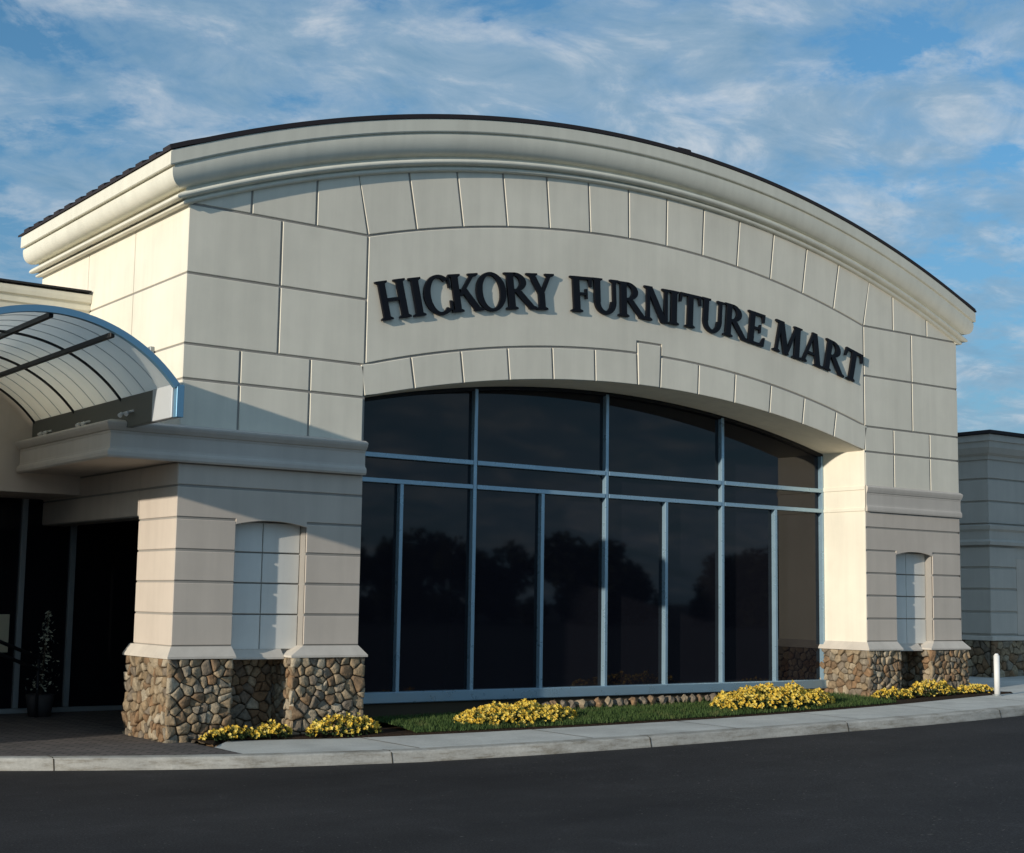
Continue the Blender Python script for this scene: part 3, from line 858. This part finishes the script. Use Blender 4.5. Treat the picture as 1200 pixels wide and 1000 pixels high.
# expansion joints in the walk
bm = bmesh.new()
for x in [8.1, 10.1, 12.1, 14.1, 16.1, 18.1]:
    y0, y1 = smooth_brk(x)+.16, inter(FAR, x)
    v = [bm.verts.new(p) for p in ((x-.008, y0, gw_(x)+.004), (x+.008, y0, gw_(x)+.004), (x+.008, y1, gw_(x)+.008), (x-.008, y1, gw_(x)+.008))]
    bm.faces.new(v)
for k in range(11):
    x = -4.3 + k*3.0; yb = smooth_brk(x)
    P_ = [(-.049, .0), (-.049, .012), (-.026, .098), (.012, .117), (.15, .117)]
    rows = [[bm.verts.new((x+dx, yb+p, slope(x)+h)) for p, h in P_] for dx in (-.006, .006)]
    for i in range(4): bm.faces.new((rows[0][i], rows[1][i], rows[1][i+1], rows[0][i+1]))
mk('pavement_joint', bm, M_MORTAR, kind='structure')
px_ = [-30, -15, -6, -3, -1, 1, 2.5, 3.5, 4.3, 5, 5.6, 6.1, 6.349]
sheet('paving', [[(x, smooth_brk(x)+.152, .11) for x in px_], [(x, 18.4, .118) for x in px_]], M_PAVER)
sheet('paving', [[(6.349, 14.6, .117), (8.2, 14.6, .117)], [(6.349, 18.4, .118), (8.2, 18.4, .118)]], M_PAVER)
# soil bed along the wall
bx = [6.35 + i*.3 for i in range(44)]
sheet('soil', [[(x, inter(FAR, min(19.3, x))+.018, gw_(x)-.002) for x in bx], [(x, inter(FAR, min(19.3, x))+.06, gw_(x)+.025) for x in bx], [(x, 15.1, .16+slope(x)*.55) for x in bx]], M_MULCH)
# lawn strip
lx = [8.75 + i*.25 for i in range(31)]
def lawn_z(x, y):
    y0 = inter(FAR, x)+.06; t = max(0, min(1, (y-y0)/(14.9-y0)))
    return gw_(x)+.03 + (.05+ (.16+slope(x)*.55 - gw_(x)))*t*.5 + .03*math.sin(t*math.pi)
bm = bmesh.new()
rows = []
for x in lx:
    y0 = inter(FAR, x)+.05
    rows.append([bm.verts.new((x, y0+(14.75-y0)*k/8, lawn_z(x, y0+(14.75-y0)*k/8))) for k in range(9)])
for a, b_ in zip(rows[:-1], rows[1:]):
    for i in range(8): bm.faces.new((a[i], b_[i], b_[i+1], a[i+1]))
for _ in range(26000):
    x = random.uniform(8.75, 16.25); y0 = inter(FAR, x)+.05; y = random.uniform(y0, 14.75); z = lawn_z(x, y)
    h = random.uniform(.02, .055); a = random.uniform(0, math.pi); dx, dy = math.cos(a)*.006, math.sin(a)*.006
    lx_, ly_ = random.uniform(-.02, .02), random.uniform(-.02, .02)
    f = bm.faces.new([bm.verts.new(p) for p in ((x-dx, y-dy, z-.005), (x+dx, y+dy, z-.005), (x+lx_, y+ly_, z+h))]); f.material_index = 1
mk('grass', bm, [M_TURF, M_BLADE], kind='stuff')

# ------------------------------------------------------------------ flowers
def flower_mound(label, cx, cy, rx, ry, h, nf, nl, group):
    z0 = gw_(cx)+.02
    e = empty('flowering_plant', (cx, cy, z0), label=label, cat='flower bed', group=group)
    rnd = random.Random(int(cx*1000))
    def surf(jit):
        while True:
            u, v = rnd.uniform(-1, 1), rnd.uniform(-1, 1)
            r2 = u*u+v*v
            if r2 < 1: break
        lump = 1 + .22*math.sin(u*9+cx)*math.cos(v*7+cy*3) + .12*math.sin(u*23)
        return Vector((cx+u*rx, cy+v*ry, z0 + h*lump*math.sqrt(max(0, 1-r2))**.8*jit))
    bm = bmesh.new()
    for _ in range(nl):
        p = surf(rnd.uniform(.15, .98)); s = rnd.uniform(.014, .028)
        d = Vector((rnd.gauss(0, 1), rnd.gauss(0, 1), rnd.uniform(.2, 1.6))).normalized(); q = d.orthogonal().normalized()
        bm.faces.new([bm.verts.new(p+d*s*k1+q*s*k2) for k1, k2 in ((-1, 0), (0, .5), (1.4, 0), (0, -.5))])
    mk('foliage', bm, M_LEAF, e)
    bm = bmesh.new()
    for _ in range(nf):
        p = surf(rnd.uniform(.82, 1.08)); s = rnd.uniform(.016, .03)
        nrm = Vector((rnd.gauss(-.2, .6), rnd.gauss(-.7, .6), rnd.uniform(.3, 1.2))).normalized()
        a = nrm.orthogonal().normalized(); c_ = nrm.cross(a)
        o0 = bm.verts.new(p - nrm*s*.25); rim = []
        for k in range(10):
            t = k*math.pi/5; rr = s*(1.0 if k % 2 == 0 else .62)
            rim.append(bm.verts.new(p + (a*math.cos(t)+c_*math.sin(t))*rr + nrm*rnd.uniform(0, s*.3)))
        for k in range(10): bm.faces.new((o0, rim[k], rim[(k+1) % 10]))
    mk('blossoms', bm, M_PETAL, e)
GF = 'yellow flowers planted along the building'
flower_mound('mound of yellow flowers on the lawn below the left half of the window', 10.30, 13.88, .86, .42, .20, 1500, 3200, GF)
flower_mound('mound of yellow flowers on the lawn just left of the right pier', 14.25, 13.60, 1.08, .44, .25, 2100, 4200, GF)
flower_mound('low yellow flowers at the left corner of the left stone pier', 6.78, 14.02, .36, .10, .11, 170, 420, GF)
flower_mound('low yellow flowers in front of the dark niche of the left pier', 7.22, 13.98, .22, .10, .14, 130, 300, GF)
flower_mound('yellow flowers against the right pedestal of the left pier', 8.0, 13.86, .46, .13, .19, 330, 700, GF)
flower_mound('low yellow flowers at the near corner of the right stone pier', 16.75, 13.72, .45, .13, .12, 200, 420, GF)
flower_mound('yellow flowers in front of the dark niche of the right pier', 17.62, 13.75, .52, .15, .19, 360, 700, GF)
flower_mound('low yellow flowers at the far corner of the right stone pier', 18.62, 13.75, .45, .13, .11, 190, 380, GF)

# row of edging stones behind the lawn
rk = random.Random(3)
xk = 11.0; side_i = 0
names = []
while xk < 13.9:
    r = rk.uniform(.045, .075)
    bm = bmesh.new(); lay = bm.faces.layers.float.new('stone')
    bmesh.ops.create_icosphere(bm, subdivisions=2, radius=1)
    val = rk.choice((.05, .35, .62, .2, .4))
    for v in bm.verts:
        n_ = v.co.normalized()
        k = 1 + .18*math.sin(n_.x*4+xk*9) + .14*math.cos(n_.y*5+n_.z*3+xk*5)
        v.co = Vector((n_.x*r*k*1.05, n_.y*r*k*.8, n_.z*r*k*.95))
    for f in bm.faces: f[lay] = val; f.smooth = False
    y = 14.42 - (xk-11)*.06
    o = mk('edging_stone', bm, M_STONE, label='small rough brown stone in the edging row behind the lawn', cat='stone', group='edging stones behind the lawn')
    o.location = (xk, y, lawn_z(xk, y)+.06); o.rotation_euler = (0, 0, rk.uniform(0, 3))
    xk += r*1.9 + rk.uniform(0, .03)

# ------------------------------------------------------------------ small things
bo = empty('bollard', (18.62, 13.34, gw_(18.6)), label='slim white bollard on the walk beyond the right pier', cat='bollard')
bm = bmesh.new(); tube(bm, (18.62, 13.34, gw_(18.6)), (18.62, 13.34, .885), .042, 16); tube(bm, (18.62, 13.34, .885), (18.62, 13.34, .915), .042, 16, r2=.02)
mk('post', bm, M_WHITE, bo)
bm = bmesh.new(); tube(bm, (18.62, 13.34, gw_(18.6)), (18.62, 13.34, gw_(18.6)+.025), .07, 16); mk('base_plate', bm, M_GREY, bo)

pt = empty('potted_tree', (6.05, 17.75, .12), label='slender potted tree with sparse pale leaves beside the glass doors', cat='plant')
bm = bmesh.new(); tube(bm, (6.05, 17.75, .12), (6.05, 17.75, .38), .13, 16, r2=.17); mk('pot', bm, M_POT, pt)
bm = bmesh.new(); tube(bm, (6.05, 17.75, .36), (6.1, 17.75, 1.35), .014, 6, r2=.005); mk('trunk', bm, M_BARK, pt)
bm = bmesh.new(); rr = random.Random(5)
for _ in range(240):
    t = rr.uniform(0, 1); s = rr.uniform(.012, .026); w = .16*(1-t)**.7+.02
    p = Vector((6.06+.04*t+rr.gauss(0, w*.5), 17.75+rr.gauss(0, w*.5), .42+t*.95))
    d = Vector((rr.gauss(0, 1), rr.gauss(0, 1), rr.gauss(0, 1))).normalized(); q = d.orthogonal().normalized()
    bm.faces.new([bm.verts.new(p+d*s*a+q*s*b_) for a, b_ in ((-1, 0), (0, .5), (1.2, 0), (0, -.5))])
mk('leaves', bm, M_PALE, pt)

sun_p = empty('sun_patch_panel', (5.35, 18.2, .95), label='added pale cream panel standing in for a sunlit patch at the left edge', cat='sun_patch')  # panel added in place of a sunlit patch by the doors
bm = bmesh.new(); box(bm, 4.9, 5.78, 18.2, 18.23, .86, 1.32, 0, .004); mk('panel', bm, M_SUNPATCH, sun_p)
stripe_bar = empty('bars', (5.2, 17.7, .12), label='added dark sloping twin handrail in front of the cream panel', cat='stand-in bars')  # bars added in place of the dark stripes on the sunlit patch
bm = bmesh.new()
tube(bm, (4.6, 17.6, 1.38), (6.0, 17.6, .80), .022, 8); tube(bm, (4.6, 17.6, 1.24), (6.0, 17.6, .66), .022, 8)
mk('stripe_bar', bm, M_DARK, stripe_bar)
bm = bmesh.new(); tube(bm, (5.96, 17.6, .12), (5.96, 17.6, .83), .02, 8); mk('post', bm, M_DARK, stripe_bar)  # posts added to carry the bars
bm = bmesh.new(); tube(bm, (4.62, 17.6, .12), (4.62, 17.6, 1.38), .02, 8); mk('post', bm, M_DARK, stripe_bar)

# ------------------------------------------------------------------ trees across the car park (seen only as reflections)
def tree(seed, h):
    rnd = random.Random(seed)
    e = empty('tree', (0, 0, 0), label='bushy tree across the car park behind the viewer', cat='tree', group='trees across the car park')
    bm = bmesh.new(); tube(bm, (0, 0, 0), (0, 0, h*.55), .2, 8, r2=.08)
    for k in range(6):
        a = k*1.05; tube(bm, (0, 0, h*(.25+.04*k)), (math.cos(a)*h*.25, math.sin(a)*h*.25, h*(.5+.05*k)), .07, 6, r2=.02)
    mk('trunk', bm, M_BARK, e)
    bm = bmesh.new()
    blobs = [(Vector((rnd.gauss(0, .24*h), rnd.gauss(0, .24*h), h*rnd.uniform(.14, .78))), h*rnd.uniform(.16, .26)) for _ in range(20)]
    for _ in range(4200):
        c_, r = rnd.choice(blobs); d = Vector((rnd.gauss(0, 1), rnd.gauss(0, 1), rnd.gauss(0, 1))).normalized()
        p = c_ + d*r*rnd.uniform(.5, 1); s = rnd.uniform(.12, .26); n_ = Vector((rnd.gauss(0, 1), rnd.gauss(0, 1), rnd.gauss(0, 1))).normalized(); q = n_.orthogonal().normalized(); w = n_.cross(q)
        bm.faces.new([bm.verts.new(p+q*s*a+w*s*b_) for a, b_ in ((-1, -.6), (1, -.6), (1, .6), (-1, .6))])
    mk('crown', bm, M_TREE, e)
    return e
tp_ = [tree(11, 6.5), tree(12, 7.5)]
rnd = random.Random(9)
spots = [(6+i*3.4+rnd.uniform(-1, 1), -34-rnd.uniform(0, 9)+i*.8) for i in range(24)]
for i, (x, y) in enumerate(spots):
    src = tp_[i % 2]
    if i < 2: o = src
    else:
        o = src.copy(); COL.objects.link(o)
        for chd in list(src.children):
            c_ = chd.copy(); COL.objects.link(c_); c_.parent = o
    o.location = (x, y, slope(x)); o.rotation_euler = (0, 0, rnd.uniform(0, 6)); s = rnd.uniform(.55, .72); o.scale = (s, s, s)

# ------------------------------------------------------------------ light
SUN = Vector((4.2, 1.0, -.905)).normalized()           # direction in which the light travels
ld = bpy.data.lights.new('sun', 'SUN'); ld.energy = 3.3; ld.angle = R(.55); ld.color = (1.0, .90, .76)
lo = bpy.data.objects.new('sun', ld); COL.objects.link(lo)
lo.rotation_euler = SUN.to_track_quat('-Z', 'Y').to_euler()
elev = math.asin(-SUN.z); az = math.atan2(-SUN.x, -SUN.y)
w = bpy.data.worlds.new('World'); scene.world = w; w.use_nodes = True
nt = w.node_tree; bg = nt.nodes['Background']
sky = nt.nodes.new('ShaderNodeTexSky'); sky.sky_type = 'NISHITA'; sky.sun_disc = False
sky.sun_elevation = elev; sky.sun_rotation = az % (2*math.pi); sky.altitude = 0; sky.air_density = 1.0; sky.dust_density = .4; sky.ozone_density = 1.5
tc = nt.nodes.new('ShaderNodeTexCoord')
sp = nt.nodes.new('ShaderNodeSeparateXYZ'); nt.links.new(tc.outputs['Generated'], sp.inputs[0])
def mth(op, a, b_=None):
    n_ = nt.nodes.new('ShaderNodeMath'); n_.operation = op
    for s_, v_ in zip(n_.inputs, (a, b_)):
        if v_ is None: continue
        if isinstance(v_, bpy.types.NodeSocket): nt.links.new(v_, s_)
        else: s_.default_value = v_
    return n_.outputs[0]
zc = mth('ADD', mth('MAXIMUM', sp.outputs['Z'], 0.0), .17)
cb = nt.nodes.new('ShaderNodeCombineXYZ')
nt.links.new(mth('DIVIDE', sp.outputs['X'], zc), cb.inputs[0]); nt.links.new(mth('DIVIDE', sp.outputs['Y'], zc), cb.inputs[1])
mp = nt.nodes.new('ShaderNodeMapping'); mp.inputs['Rotation'].default_value = (0, 0, R(25)); mp.inputs['Scale'].default_value = (1.25, 1.45, 1); mp.inputs['Location'].default_value = (9.9, 8.8, 0)
nt.links.new(cb.outputs[0], mp.inputs['Vector'])
c1 = noise(nt, 1.15, 10, .66, mp.outputs['Vector'], .4)
c2 = noise(nt, 4.2, 8, .62, mp.outputs['Vector'], .3)
cov = mth('ADD', mth('MULTIPLY', c1.outputs['Fac'], .62), mth('MULTIPLY', c2.outputs['Fac'], .46))
msk = ramp(nt, cov, [(0.45, 0.0), (0.505, .5), (0.59, .84), (0.71, .97)])
c3 = noise(nt, 4.5, 8, .62, mp.outputs['Vector'], .5)
ccol = ramp(nt, c3.outputs['Fac'], [(0.32, (0.16, 0.29, 0.42)), (0.5, (0.26, 0.375, 0.49)), (0.66, (0.50, 0.555, 0.61))])
skyc = mixc(nt, 1.0, sky.outputs['Color'], (.56, 1.02, 1.28), 'MULTIPLY')
STR = .10
cl = mixc(nt, 1.0, ccol.outputs['Color'], (1/STR, 1/STR, 1/STR), 'MULTIPLY')
hz = ramp(nt, sp.outputs['Z'], [(0.0, .85), (0.12, .62), (0.30, .12), (0.5, 0.0)])
skyh = mixc(nt, hz.outputs['Color'], skyc, (1.5, 2.45, 3.7))
nt.links.new(mixc(nt, msk.outputs['Color'], skyh, cl), bg.inputs['Color'])
bg.inputs['Strength'].default_value = STR

# ------------------------------------------------------------------ camera
cd = bpy.data.cameras.new('camera'); cd.lens = 36*1723.86/1200; cd.sensor_width = 36; cd.clip_end = 2000; cd.clip_start = .1
cam = bpy.data.objects.new('camera', cd); COL.objects.link(cam)
r = Vector((0.80569879, -0.59212702, 0.01533134)); u = Vector((-0.08121518, -0.08479546, 0.99308299)); f = Vector((0.58673124, 0.8013709, 0.11640931))
Mx = Matrix((( r.x, u.x, -f.x, 0), (r.y, u.y, -f.y, 0), (r.z, u.z, -f.z, 1.6), (0, 0, 0, 1)))
cam.matrix_world = Mx
scene.camera = cam
scene.view_settings.view_transform = 'Standard'
scene.view_settings.look = 'None'
scene.view_settings.exposure = .18
scene.view_settings.gamma = 1
scene.view_settings.use_curve_mapping = False
scene.cycles.max_bounces = 8
scene.cycles.transparent_max_bounces = 12
